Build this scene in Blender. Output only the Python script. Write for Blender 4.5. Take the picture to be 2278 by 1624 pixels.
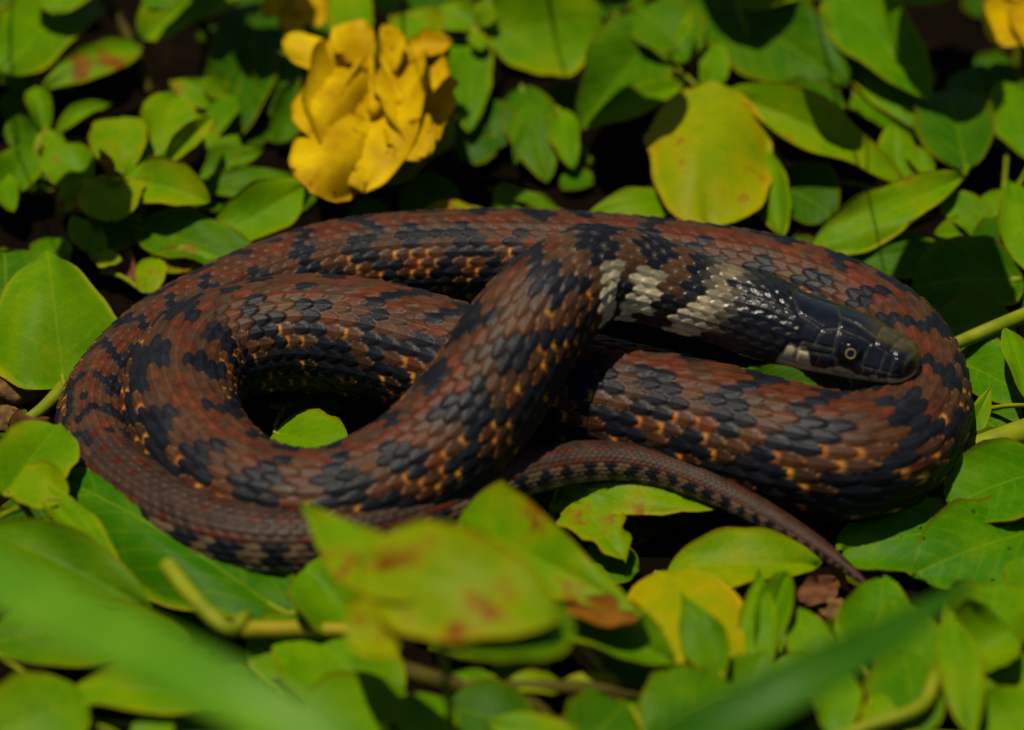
import bpy, math, random
import numpy as np
from mathutils import Vector

# ------------------------------------------------------------------ scene, camera, sky, sun
for o in list(bpy.data.objects):
    bpy.data.objects.remove(o, do_unlink=True)
S = bpy.context.scene
COL = S.collection
U = 0.170 / 2278.0            # one plan unit in metres (frame is 17 cm wide at the snake)
PITCH = math.radians(36.0)
DIST = 0.472
SP, CP = math.sin(PITCH), math.cos(PITCH)
FWD = np.array([0.0, CP, -SP]); RIGHT = np.array([1.0, 0, 0]); UPV = np.array([0.0, SP, CP])
CAM = -FWD * DIST

cd = bpy.data.cameras.new('camera')
cam = bpy.data.objects.new('camera', cd); COL.objects.link(cam)
cam.location = CAM
cam.rotation_euler = (math.pi / 2 - PITCH, 0, 0)
cd.sensor_width = 36.0
cd.lens = 36.0 * DIST / 0.170
cd.clip_start = 0.02
cd.clip_end = 200.0
cd.dof.use_dof = True
cd.dof.focus_distance = DIST - 0.023
cd.dof.aperture_fstop = 10.5
cd.dof.aperture_blades = 7
S.camera = cam

SUN = Vector((-0.20, -0.02, 1.0)).normalized()      # towards the sun
SUN_EL = math.asin(SUN.z)
SUN_AZ = math.atan2(SUN.x, SUN.y)
W = bpy.data.worlds.new('World'); S.world = W; W.use_nodes = True
nt = W.node_tree
sky = nt.nodes.new('ShaderNodeTexSky'); sky.sky_type = 'NISHITA'
sky.sun_disc = False; sky.sun_elevation = SUN_EL; sky.sun_rotation = SUN_AZ
bg = nt.nodes['Background']; bg.inputs['Strength'].default_value = 0.05
nt.links.new(sky.outputs[0], bg.inputs[0])
ld = bpy.data.lights.new('sun', 'SUN'); ld.energy = 5.0; ld.angle = math.radians(0.5); ld.color = (1.0, 0.91, 0.72)
sun = bpy.data.objects.new('sun', ld); COL.objects.link(sun)
sun.rotation_euler = SUN.to_track_quat('Z', 'Y').to_euler()
sun.location = (-0.4, 0.3, 1.0)
S.view_settings.view_transform = 'Standard'
S.view_settings.look = 'None'
S.view_settings.exposure = -0.22
S.view_settings.gamma = 1.0
S.render.engine = 'CYCLES'
S.cycles.max_bounces = 6

# ------------------------------------------------------------------ helpers
def at(x, y, z):
    """world point at height z (plan units above the soil) seen at picture position x, y of the 2278-wide plan"""
    d = FWD * DIST + RIGHT * (x - 1139) * U + UPV * (812 - y) * U
    t = (z * U - CAM[2]) / d[2]
    return CAM + d * t

def mesh_obj(name, verts, faces, mat, parent=None, smooth=True, attrs=None):
    verts = np.asarray(verts, dtype=np.float32)
    me = bpy.data.meshes.new(name)
    if isinstance(faces, np.ndarray):
        n, k = faces.shape
        me.vertices.add(len(verts)); me.vertices.foreach_set('co', verts.ravel())
        me.loops.add(n * k); me.loops.foreach_set('vertex_index', faces.astype(np.int32).ravel())
        me.polygons.add(n); me.polygons.foreach_set('loop_start', np.arange(0, n * k, k, dtype=np.int32))
        me.update(calc_edges=True); me.validate()
    else:
        me.from_pydata([tuple(v) for v in verts], [], faces)
        me.update()
    if smooth:
        me.polygons.foreach_set('use_smooth', np.ones(len(me.polygons), dtype=bool))
    for k, (typ, data) in (attrs or {}).items():
        a = me.attributes.new(k, typ, 'POINT')
        data = np.asarray(data, dtype=np.float32)
        a.data.foreach_set({'FLOAT': 'value', 'FLOAT_VECTOR': 'vector', 'FLOAT_COLOR': 'color'}[typ], data.ravel())
    if mat is not None:
        me.materials.append(mat)
    o = bpy.data.objects.new(name, me); COL.objects.link(o)
    if parent is not None:
        o.parent = parent
    return o

def empty(name, loc, label, cat, group=None):
    o = bpy.data.objects.new(name, None); COL.objects.link(o)
    o.empty_display_size = 0.005
    o.location = loc; o['label'] = label; o['category'] = cat
    if group: o['group'] = group
    return o

def smooth01(x):
    x = np.clip(x, 0, 1); return x * x * (3 - 2 * x)

def hash2(a, b, k=0.0):
    v = np.sin(a * 127.1 + b * 311.7 + k * 74.7) * 43758.5453
    return v - np.floor(v)

def catmull(P, n):
    """dense points through the control rows of P (any number of columns)"""
    P = np.asarray(P, float)
    Q = np.vstack([2 * P[0] - P[1], P, 2 * P[-1] - P[-2]])
    out = []
    for i in range(1, len(Q) - 2):
        p0, p1, p2, p3 = Q[i - 1], Q[i], Q[i + 1], Q[i + 2]
        t = np.linspace(0, 1, n, endpoint=False)[:, None]
        out.append(0.5 * ((2 * p1) + (-p0 + p2) * t + (2 * p0 - 5 * p1 + 4 * p2 - p3) * t ** 2 + (-p0 + 3 * p1 - 3 * p2 + p3) * t ** 3))
    out.append(P[-1:])
    return np.vstack(out)

class NT:
    """small node-tree writer"""
    def __init__(s, name):
        s.m = bpy.data.materials.new(name); s.m.use_nodes = True
        s.t = s.m.node_tree; s.b = s.t.nodes['Principled BSDF']; s.out = s.t.nodes['Material Output']
    def n(s, typ, **kw):
        x = s.t.nodes.new(typ)
        for k, v in kw.items():
            if k.startswith('i_'):
                key = k[2:]
                x.inputs[int(key) if key.isdigit() else key.replace('_', ' ')].default_value = v
            else: setattr(x, k, v)
        return x
    def l(s, a, b): s.t.links.new(a, b)
    def ramp(s, fac, stops):
        r = s.n('ShaderNodeValToRGB'); e = r.color_ramp.elements
        e[0].position, e[0].color = stops[0]; e[1].position, e[1].color = stops[-1]
        for p, c in stops[1:-1]:
            q = e.new(p); q.color = c
        s.l(fac, r.inputs[0]); return r.outputs[0]
    def mix(s, fac, a, b, mode='MIX'):
        x = s.n('ShaderNodeMix', data_type='RGBA', blend_type=mode)
        for v, k in ((fac, 0), (a, 6), (b, 7)):
            if hasattr(v, 'links'): s.l(v, x.inputs[k])
            else: x.inputs[k].default_value = v
        return x.outputs[2]
    def math(s, op, a, b=0.0, c=0.0):
        x = s.n('ShaderNodeMath', operation=op)
        for k, v in enumerate((a, b, c)):
            if hasattr(v, 'links'): s.l(v, x.inputs[k])
            else: x.inputs[k].default_value = v
        return x.outputs[0]
# ------------------------------------------------------------------ the snake
# centre line from snout to tail tip: picture x, y, radius, height of the centre above the soil (plan units)
PATH = [
 (2038, 822, 92, 300), (1985, 800, 92, 304), (1897, 771, 92, 312), (1800, 743, 92, 324), (1690, 709, 88, 342),
 (1560, 668, 88, 368), (1420, 622, 97, 408), (1310, 612, 105, 430), (1205, 688, 112, 412), (1130, 795, 119, 352),
 (1060, 903, 122, 284), (965, 1010, 121, 224), (850, 1085, 118, 186), (700, 1130, 114, 168), (535, 1090, 115, 158),
 (428, 985, 118, 158), (400, 885, 121, 160), (452, 790, 122, 162), (570, 752, 124, 164), (700, 743, 127, 167),
 (850, 765, 130, 168), (990, 806, 131, 168), (1140, 850, 131, 168), (1280, 880, 131, 170), (1400, 908, 131, 170),
 (1600, 958, 133, 172), (1800, 1008, 132, 172), (1940, 1012, 128, 168), (2014, 948, 123, 160), (2026, 850, 118, 150),
 (1972, 755, 116, 150), (1850, 684, 115, 152), (1700, 636, 114, 152), (1500, 602, 112, 150), (1300, 582, 110, 148),
 (1100, 573, 108, 146), (900, 578, 106, 144), (750, 594, 103, 142), (625, 626, 99, 138), (478, 686, 93, 130),
 (360, 748, 88, 126), (264, 836, 84, 122), (214, 924, 81, 122), (222, 1004, 79, 128), (270, 1072, 77, 138),
 (380, 1148, 75, 150), (510, 1195, 73, 158), (650, 1207, 70, 162), (800, 1188, 66, 164), (950, 1140, 60, 164),
 (1100, 1074, 52, 162), (1230, 1037, 46, 160), (1360, 1026, 41, 158), (1480, 1046, 37, 150), (1600, 1094, 33, 138),
 (1700, 1146, 28, 120), (1800, 1205, 22, 100), (1880, 1260, 14, 84), (1925, 1297, 5, 74)]
ctrl = np.array([np.append(at(x, y, z) / U, r) for x, y, r, z in PATH])
dense = catmull(ctrl, 40)
seg = np.linalg.norm(np.diff(dense[:, :3], axis=0), axis=1)
arc = np.concatenate([[0], np.cumsum(seg)])
# light smoothing of the centre line on an even arc-length grid
N0 = 3000
sg = np.linspace(0, arc[-1], N0)
cl = np.stack([np.interp(sg, arc, dense[:, k]) for k in range(4)], 1)
ker = np.hanning(61); ker /= ker.sum()
pad = np.vstack([2 * cl[0] - cl[30:0:-1], cl, 2 * cl[-1] - cl[-2:-32:-1]])
cl = np.stack([np.convolve(pad[:, k], ker, 'valid') for k in range(4)], 1)
seg = np.linalg.norm(np.diff(cl[:, :3], axis=0), axis=1)
sg = np.concatenate([[0], np.cumsum(seg)]); SLEN = sg[-1]

NROW = 23
TH_M = math.radians(138)
KP = 0.36                                      # scale pitch along the body in radii
ug = np.concatenate([[0], np.cumsum(np.diff(sg) / (KP * np.maximum(0.5 * (cl[1:, 3] + cl[:-1, 3]), 16)))])
UMAX = ug[-1]
# rings: fine on the head, then 11 to each scale length
HEAD_T = 330.0
s_head = np.concatenate([40 * (1 - np.cos(np.linspace(0, math.pi / 2, 18)))[:-1], np.arange(40, HEAD_T, 2.4)])
u_body = np.arange(np.interp(HEAD_T, sg, ug), UMAX, 1 / 11)
s_ring = np.concatenate([s_head, np.interp(u_body, ug, sg)])
NR = len(s_ring)
c = np.stack([np.interp(s_ring, sg, cl[:, k]) for k in range(4)], 1)
uu = np.interp(s_ring, sg, ug)
e = 1.0
T = np.stack([np.interp(s_ring + 6, sg, cl[:, k]) - np.interp(s_ring - 6, sg, cl[:, k]) for k in range(3)], 1)
T /= np.linalg.norm(T, axis=1, keepdims=True)
up = np.array([0, 0, 1.0])
D = up - T * T[:, 2:3]; D /= np.linalg.norm(D, axis=1, keepdims=True)
L = np.cross(D, T)                              # lateral
# roll: lean the head and neck a little so that its near side turns up to the light
roll = np.radians(np.interp(s_ring, [0, 350, 800, 1100], [-20, -20, -12, 0]))
cr, sr = np.cos(roll)[:, None], np.sin(roll)[:, None]
D, L = D * cr + L * sr, L * cr - D * sr

# angle samples: rows of scales on the back, wide scutes below
NPR = 8
v_d = np.linspace(-NROW / 2, NROW / 2, NROW * NPR, endpoint=False)
th_d = v_d / (NROW / 2) * TH_M
th_v = np.linspace(TH_M, 2 * math.pi - TH_M, 28, endpoint=False)
th = np.concatenate([th_d, th_v]); NT_ = len(th)
isv = np.concatenate([np.zeros(len(th_d)), np.ones(len(th_v))])
ath = np.where(isv > 0, np.abs(((th + math.pi) % (2 * math.pi)) - math.pi), np.abs(th_d) if False else np.abs(((th + math.pi) % (2 * math.pi)) - math.pi))
TH, SS = np.meshgrid(th, s_ring)
UUG = np.repeat(uu[:, None], NT_, 1)
VV = TH / TH_M * (NROW / 2)
ATH = np.degrees(np.repeat(ath[None, :], NR, 0))
RR = np.repeat(c[:, 3][:, None], NT_, 1)

# ---- lattice of overlapping keeled scales
NI = int(UMAX) + 6
I = np.arange(-2, NI)[:, None]; J = np.arange(-11, 12)[None, :]
off = (np.abs(J) % 2) * 0.5
uc = I + off; d = np.abs(J) * (9 / 11) + 0 * I; d = np.rint(d); dj_ = np.abs(J) + 0 * I
sd = np.sign(J) + 0 * I
s_c = np.interp(uc, ug, sg); r_c = np.interp(s_c, sg, cl[:, 3])
h1, h2, h3, h4 = (hash2(I + 0.0, J + 0.0, k) for k in (1, 2, 3, 4))
def C3(*a): return np.array(a, float)
BLACK, BROWN, RED, MAUVE = C3(.0065, .0075, .011), C3(.064, .024, .008), C3(.082, .016, .004), C3(.043, .023, .014)
ORANGE, AMBER, CREAM, DUST = C3(.55, .16, .018), C3(.64, .30, .04), C3(.50, .43, .28), C3(.20, .16, .095)
# blotches in rows that alternate along the body
jit = (h1 - .5) * 0.55
PA = 3.4
lift = np.sin(uc * 0.31) * .5
a1 = np.sin(2 * math.pi * (uc + jit) / PA + lift + np.where(sd > 0, 0.0, 1.1))
a2 = np.sin(2 * math.pi * (uc + jit) / PA + lift + math.pi + np.where(sd > 0, 0.0, 1.1))
a3 = np.sin(2 * math.pi * (uc * 1.0 + jit * .6) / 2.7 + 0.6 * lift)
spot = np.where(d <= 1, (a1 > 0.72), np.where(d <= 3, a1 > -0.02, np.where(d <= 5, a2 > 0.0, a3 > -0.70)))
spot = np.where(d == 0, a1 > .9, spot)
spot = np.where((h4 > .93) & (dj_ > 0), ~spot, spot)
w = (h2[..., None])
base_dors = BROWN * (1 - w) + MAUVE * w
redm = np.clip(((dj_ == 0) * .7 + (dj_ == 1) * (h4 > .5) * .7 + (dj_ > 1) * (h4 > .82) * .6) * (h3 > .25), 0, 1)[..., None]
brown = base_dors * (1 - redm) + RED * redm
lat = np.clip((d - 3.5) / 2.5, 0, 1)[..., None]
brown = brown * (1 - .8 * lat) + C3(.017, .010, .006) * .8 * lat
scol = np.where(spot[..., None], BLACK * (0.8 + .6 * h2[..., None]), brown)
fleck = (~spot) & ((dj_ >= 3) | ((dj_ == 2) & (h3 > .6)))
bcol = np.where(fleck[..., None], ORANGE * (1 - h2[..., None]) + AMBER * h2[..., None], scol * 0.9)
bcol = np.where(((~spot) & (d < 3))[..., None], brown * 1.1 + RED * .25, bcol)
famt = np.where(fleck, np.where(d >= 5, .95, .6 * (h4 > .35)) * (h3 > .10), .30)
# neck: black with cream bars on the sides, dusty speckles on the back
nk = smooth01((930 - s_c) / 260)
bars = np.zeros_like(s_c)
for sb, wb, am in ((470, 30, 1.0), (610, 34, 1.0), (735, 30, .8), (850, 26, .5)):
    lean = (d - 7) * -9
    bars = np.maximum(bars, am * (np.abs(s_c - sb + lean + (h1 - .5) * 22) < wb) * np.clip((d - 3.2) / 2.5, 0, 1))
collar = np.exp(-((s_c - 415 + d * -4) / 34) ** 2) * (d < 8) * (h2 > .2)
ncol = np.where(((a2 > .35) & (d <= 5) & (s_c > 470))[..., None], C3(.055, .026, .010), BLACK * .8)
ncol = ncol * (1 - bars[..., None]) + CREAM * bars[..., None]
ncol = ncol * (1 - .75 * collar[..., None]) + DUST * .75 * collar[..., None]
nb = ncol * 1.0 + DUST * (.35 * (h3 > .45) * np.clip((s_c - 380) / 200, 0, 1))[..., None]
m = (nk * (h4 * .5 + .6) > .5)[..., None]
scol = np.where(m, ncol, scol); bcol = np.where(m, nb, bcol); famt = np.where(m[..., 0], .5, famt)
# tail: brown back, broken rust line, black spots, pale dashes
tl = smooth01((84 - r_c) / 12) * (h1 * .4 + .8) > .5
tsp = np.sin(2 * math.pi * (uc + jit) / 3.3) > -.1
tcol = np.where((d <= 3)[..., None], C3(.034, .018, .012) * (0.75 + .5 * h2[..., None]), C3(.04, .028, .018))
tcol = np.where(((d == 3) & (h4 > .3))[..., None], RED * .6, tcol)
tcol = np.where(((d == 1) & (h3 > .5))[..., None], RED * .6, tcol)
tcol = np.where(((d >= 4) & (d <= 6) & tsp)[..., None], BLACK, tcol)
tcol = np.where(((d >= 4) & (d <= 6) & ~tsp)[..., None], C3(.085, .055, .03), tcol)
tcol = np.where((d == 7)[..., None], np.where(tsp[..., None], C3(.06, .045, .03), C3(.18, .14, .085)), tcol)
tcol = np.where((d >= 8)[..., None], BLACK * 1.3, tcol)
scol = np.where(tl[..., None], tcol, scol); bcol = np.where(tl[..., None], tcol * 1.25, bcol)
famt = np.where(tl, .3, famt)

best = np.full(TH.shape, -9.0); bi = np.zeros(TH.shape, int); bj = np.zeros(TH.shape, int)
bdu = np.zeros(TH.shape); bdv = np.zeros(TH.shape); be = np.full(TH.shape, -1.0)
A_, B_ = 0.86, 0.60
j0 = np.clip(np.rint(VV), -11, 11).astype(int)
for dj in (-1, 0, 1):
    jj = j0 + dj
    ok = (np.abs(jj) <= 11)
    o = (np.abs(jj) % 2) * 0.5
    i0 = np.rint(UUG - o).astype(int)
    for di in (-1, 0, 1):
        ii = i0 + di
        du = UUG - (ii + o); dv = VV - jj
        ev = 1 - (np.abs(du / A_) ** 1.9 + np.abs(dv / B_) ** 1.9)
        rz = np.sqrt(np.clip(ev, 0, 1))
        h = 0.16 * du / A_ + 0.17 * np.minimum(rz * 2.2, 1.0) + 0.07 * rz + 0.05 * np.clip(1 - np.abs(dv) / .10, 0, 1) * (ev > .05)
        h = np.where(ok & (ev > 0), h, -0.30 + 0.02 * ev)
        g = h > best
        best = np.where(g, h, best); bi = np.where(g, ii, bi); bj = np.where(g, jj, bj)
        bdu = np.where(g, du, bdu); bdv = np.where(g, dv, bdv); be = np.where(g, ev, be)
ci = np.clip(bi + 2, 0, NI + 1); cj = np.clip(bj + 11, 0, 22)
sc_ = scol[ci, cj]; bc_ = bcol[ci, cj]; fa_ = famt[ci, cj]
ant = smooth01((.06 - bdu) / .20) * smooth01((.50 - np.abs(bdv)) / .22) * fa_ * smooth01((be + .02) / .12)
rim = smooth01((0.20 - be) / .2)
colr = sc_ * (1 - ant[..., None]) + bc_ * ant[..., None]
isb = spot[ci, cj] & (SS > 700)
sk = np.where(be < 0, .95, .62 * rim * (1 - ant) * np.where(isb, .35, 1.0))
keel = np.clip(1 - np.abs(bdv) / .07, 0, 1) * (be > .1)
colr = colr * (1 + .5 * keel * (1 - ant))[..., None]
skc = bc_ * .7 + C3(.026, .010, .003)
colr = colr * (1 - sk[..., None]) + skc * sk[..., None]
hgt = best * (RR * TH_M * 2 / NROW) * 0.95
gloss = np.full(TH.shape, .47)
nkg = np.clip((900 - SS) / 400, 0, 1); gloss = gloss - .19 * nkg

# belly scutes
vent = isv[None, :] > 0
saw = (UUG * 1.0) % 1.0
hv = (saw ** 2) * 0.10 * RR * .248 - .04 * RR * .248
hgt = np.where(vent, hv, hgt)
pale = np.clip((1000 - SS) / 300, 0, 1)
vcol = (C3(.085, .075, .048)[None, None] * (1 - pale[..., None]) + C3(.40, .35, .22) * pale[..., None]) * (0.75 + .5 * hash2(np.floor(UUG), np.floor(TH * 3), 5)[..., None])
colr = np.where(vent[..., None], vcol, colr)

# ---- head: plates, lips, throat
t_ = SS
HW = np.interp(t_, [0, 8, 26, 60, 130, 200, 265, 330, 420], [20, 40, 60, 74, 88, 97, 99, 92, 88])
HT = np.interp(t_, [0, 8, 26, 60, 130, 200, 265, 330, 420], [14, 28, 44, 58, 70, 74, 77, 84, 88])
HB = np.interp(t_, [0, 8, 26, 60, 130, 200, 265, 330, 420], [14, 26, 38, 48, 58, 66, 72, 80, 88])
rnd = np.sqrt(np.clip(1 - (1 - np.clip(t_ / 40, 0, 1)) ** 2, 0, 1))
for arr, full in ((HW, 67), (HT, 51), (HB, 43)):
    lo = t_ < 40
    arr[lo] = (rnd * full)[lo]
kern = np.hanning(15); kern /= kern.sum()
hm = smooth01((430 - t_) / 110)                 # 1 on the head, 0 on the body
ct, st = np.cos(TH), np.sin(TH)
ex = 1 - .16 * hm
sgnp = lambda x, p: np.sign(x) * np.abs(x) ** p
HV = np.where(ct > 0, HT, HB)
lx = hm * HW * sgnp(st, ex) + (1 - hm) * RR * .99 * st
lz = hm * HV * sgnp(ct, ex) + (1 - hm) * RR * np.where(ct > -.75, 0.955 * ct, -.716 + (ct + .75) * .55)
# brow ridge and cheek
lx = lx - hm * 7 * np.exp(-((t_ - 80) / 38) ** 2 - ((ATH - 78) / 24) ** 2) * np.sign(st)
lz = lz - hm * 5 * np.exp(-((t_ - 70) / 40) ** 2) * (ct > .5)

SEAM = [[(12, 0), (92, 0)], [(12, 0), (14, 60), (10, 110)], [(48, 0), (50, 48)], [(92, 0), (86, 40), (84, 52)], [(30, 60), (60, 55), (84, 52), (172, 50)],
        [(90, 34), (176, 24), (192, 0)], [(172, 50), (176, 24)], [(192, 0), (286, 0)], [(172, 50), (205, 60), (262, 47), (290, 12), (286, 0)],
        [(172, 50), (168, 92)], [(172, 84), (240, 86)], [(205, 60), (212, 86)], [(258, 48), (250, 86)],
        [(18, 97), (100, 98), (106, 90)], [(158, 94), (168, 92), (240, 96)], [(58, 56), (58, 97)], [(96, 54), (100, 98)], [(34, 60), (34, 97)],
        [(36, 97), (38, 122)], [(64, 97), (66, 123)], [(94, 98), (96, 124)], [(124, 104), (126, 124)], [(158, 96), (160, 124)], [(196, 94), (200, 124)], [(240, 86), (244, 120)],
        [(0, 142), (240, 142)], [(40, 125), (42, 142)], [(75, 125), (80, 142)], [(112, 125), (118, 142)], [(150, 125), (158, 142)], [(190, 125), (200, 142)]]
def seam_dist(lines):
    dm = np.full(TH.shape, 1e3)
    hs = t_[:, 0] < 330
    X = t_[hs]; Y = ATH[hs] * 1.35
    for ln in lines:
        for (a0, b0), (a1_, b1_) in zip(ln[:-1], ln[1:]):
            px, py, qx, qy = a0, b0 * 1.35, a1_, b1_ * 1.35
            vx, vy = qx - px, qy - py
            k = np.clip(((X - px) * vx + (Y - py) * vy) / (vx * vx + vy * vy), 0, 1)
            dm[hs] = np.minimum(dm[hs], np.hypot(X - px - k * vx, Y - py - k * vy))
    return dm
dseam = seam_dist(SEAM)
dmouth = seam_dist([[(0, 118), (40, 123), (120, 125), (200, 127), (270, 122)]])
tb = np.interp(ATH, [0, 40, 60, 84, 92, 124, 180], [292, 276, 250, 244, 272, 278, 270])
hw = smooth01((tb - t_ + 6) / 12)               # 1 = plates
plate_h = 3.2 * smooth01(dseam / 7.5) - 3.0 - 3.5 * np.exp(-(dmouth / 3.2) ** 2) + 1.0 * np.exp(-(dmouth / 9) ** 2)
nz = np.sin(t_ * .19 + 2 * np.sin(ATH * .11)) * np.sin(ATH * .16 + 1.3 * np.sin(t_ * .07))
hcol = np.broadcast_to(C3(.006, .008, .013), TH.shape + (3,)).copy()
olive = smooth01((135 - t_) / 60) * smooth01((48 - ATH) / 26) * .9
hcol = hcol * (1 - olive[..., None]) + C3(.050, .040, .010) * olive[..., None]
ol2 = np.exp(-((ATH - 62) / 16) ** 2) * smooth01((240 - t_) / 60) * .35 * (np.sign(st) < 0)
hcol = hcol * (1 - ol2[..., None]) + C3(.04, .035, .012) * ol2[..., None]
# creamy lip patches: the black dips between them
edge = np.interp(t_, [0, 14, 30, 44, 62, 80, 94, 112, 134, 150, 168, 186, 206, 222, 262, 270, 284, 330],
                     [125, 112, 110, 119, 112, 119, 122, 116, 106, 107, 116, 124, 121, 92, 90, 104, 124, 128]) + 2.2 * nz
lip = smooth01((ATH - edge) / 4.0)
hcol = hcol * (1 - lip[..., None]) + (CREAM * 1.0) * lip[..., None]
thr = smooth01((ATH - 139 - 3 * nz) / 6)
hcol = hcol * (1 - thr[..., None]) + C3(.56, .47, .28) * thr[..., None]
sm = np.exp(-(dseam / 1.9) ** 2)
pale_seam = sm * (1 - lip) * .30 * (0.4 + .6 * (nz > -.1))
hcol = hcol * (1 - pale_seam[..., None]) + C3(.20, .17, .11) * pale_seam[..., None]
dark_seam = sm * lip * .55
hcol = hcol * (1 - dark_seam[..., None]) + C3(.10, .07, .03) * dark_seam[..., None]
mo = np.exp(-(dmouth / 3.0) ** 2) * .8
hcol = hcol * (1 - mo[..., None]) + C3(.05, .028, .012) * mo[..., None]
colr = colr * (1 - hw[..., None]) + hcol * hw[..., None]
hgt = hgt * (1 - hw) + plate_h * hw
gloss = gloss * (1 - hw) + (.20 + .12 * lip) * hw
# behind the plates the cream of the throat runs up between black scales
fl = np.interp(RR[:, :1], [5, 20], [0.0, 1.0])
hgt = hgt * np.interp(SS, [0, 20], [.2, 1]) * fl
rad = np.sqrt(lx ** 2 + lz ** 2) + 1e-6
k = 1 + hgt / np.maximum(rad, 3)
P = c[:, None, :3] + (L[:, None, :] * (lx * k)[..., None] + D[:, None, :] * (lz * k)[..., None])
V = P.reshape(-1, 3) * U
idx = np.arange(NR * NT_).reshape(NR, NT_)
a_, b_ = idx[:-1], idx[1:]
F = np.stack([a_, np.roll(a_, -1, 1), np.roll(b_, -1, 1), b_], -1).reshape(-1, 4)
# close the two ends
V = np.vstack([V, c[0, :3] * U, c[-1, :3] * U])
colf = np.concatenate([colr.reshape(-1, 3), hcol[0, :1], colr[-1, :1]])
glf = np.concatenate([gloss.ravel(), [.2, .4]])
capf = [(NR * NT_, int(idx[0, (q + 1) % NT_]), int(idx[0, q])) for q in range(NT_)] + [(NR * NT_ + 1, int(idx[-1, q]), int(idx[-1, (q + 1) % NT_])) for q in range(NT_)]
F = np.vstack([F, np.array([(p, q, r_, r_) for p, q, r_ in capf])[:0].reshape(0, 4).astype(int)])

def snake_material():
    k = NT('snake_skin')
    at_ = k.n('ShaderNodeAttribute', attribute_name='skin_colour')
    gl = k.n('ShaderNodeAttribute', attribute_name='skin_gloss')
    tc = k.n('ShaderNodeTexCoord')
    n1 = k.n('ShaderNodeTexNoise', i_Scale=2600.0, i_Detail=3.0); k.l(tc.outputs['Object'], n1.inputs['Vector'])
    n2 = k.n('ShaderNodeTexNoise', i_Scale=420.0, i_Detail=4.0); k.l(tc.outputs['Object'], n2.inputs['Vector'])
    v = k.ramp(n2.outputs[0], [(.25, (.55, .55, .57, 1)), (.75, (1.45, 1.40, 1.35, 1))])
    k.l(k.mix(1.0, at_.outputs['Color'], v, 'MULTIPLY'), k.b.inputs['Base Color'])
    r = k.math('MULTIPLY_ADD', n2.outputs[0], .22, k.math('SUBTRACT', gl.outputs['Fac'], .11))
    k.l(r, k.b.inputs['Roughness'])
    k.l(k.math('MAXIMUM', k.math('MULTIPLY_ADD', k.math('SUBTRACT', .47, gl.outputs['Fac']), 1.3, .15), .12), k.b.inputs['Specular IOR Level'])
    bp = k.n('ShaderNodeBump', i_Strength=.4, i_Distance=.00012); k.l(n1.outputs[0], bp.inputs['Height'])
    k.l(bp.outputs[0], k.b.inputs['Normal'])
    return k.m
SNAKE = snake_material()
root_loc = np.array(at(1139, 900, 0)); root_loc[2] = 0
snake = empty('snake', root_loc, 'brown and black checkered snake coiled on the leaves, neck arched over its own body', 'snake')
off3 = root_loc
body = mesh_obj('body', V - off3, F, SNAKE, snake, attrs={'skin_colour': ('FLOAT_COLOR', np.column_stack([colf, np.ones(len(colf))])), 'skin_gloss': ('FLOAT', glf)})
body['label'] = 'scaled body with black blotches, orange flecks and cream bars on the neck'

# ---- eyes
def surf(t, deg, side, lift=0.0):
    i = int(np.argmin(np.abs(s_ring - t)))
    j = int(np.argmin(np.abs(th - math.radians(deg) * side)))
    p = P[i, j]
    n = np.cross(P[i + 3, j] - P[i - 3, j], P[i, (j + 4) % NT_] - P[i, j - 4]); n /= np.linalg.norm(n)
    if np.dot(n, p - c[i, :3]) < 0: n = -n
    return p + n * lift, n, T[i]

def eye_mat(name, col, rough):
    k = NT(name); tc = k.n('ShaderNodeTexCoord')
    n1 = k.n('ShaderNodeTexNoise', i_Scale=3000.0); k.l(tc.outputs['Object'], n1.inputs['Vector'])
    k.l(k.mix(n1.outputs[0], (col[0] * .6, col[1] * .6, col[2] * .6, 1), (col[0] * 1.3, col[1] * 1.3, col[2] * 1.3, 1)), k.b.inputs['Base Color'])
    k.b.inputs['Roughness'].default_value = rough
    return k.m
EYE = eye_mat('eye_black', (.004, .004, .005), .05)
IRIS = eye_mat('iris_gold', (.50, .36, .18), .3)

def uvs(r, nu=28, nv=16, flat=1.0):
    vs = [(0, 0, r * flat)]; fs = []
    for a in range(1, nv):
        for b in range(nu):
            p, q = math.pi * a / nv, 2 * math.pi * b / nu
            vs.append((r * math.sin(p) * math.cos(q), r * math.sin(p) * math.sin(q), r * math.cos(p) * flat))
    vs.append((0, 0, -r * flat)); last = len(vs) - 1
    for b in range(nu): fs.append((0, 1 + b, 1 + (b + 1) % nu))
    for a in range(nv - 2):
        for b in range(nu):
            i0 = 1 + a * nu + b; i1 = 1 + a * nu + (b + 1) % nu
            fs.append((i0, i0 + nu, i1 + nu, i1))
    for b in range(nu): fs.append((last, last - nu + (b + 1) % nu, last - nu + b))
    return vs, fs

def torus(R, r, nu=40, nv=8):
    vs = [((R + r * math.cos(2 * math.pi * b / nv)) * math.cos(2 * math.pi * a / nu), (R + r * math.cos(2 * math.pi * b / nv)) * math.sin(2 * math.pi * a / nu), r * math.sin(2 * math.pi * b / nv)) for a in range(nu) for b in range(nv)]
    fs = [(a * nv + b, ((a + 1) % nu) * nv + b, ((a + 1) % nu) * nv + (b + 1) % nv, a * nv + (b + 1) % nv) for a in range(nu) for b in range(nv)]
    return vs, fs

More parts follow.
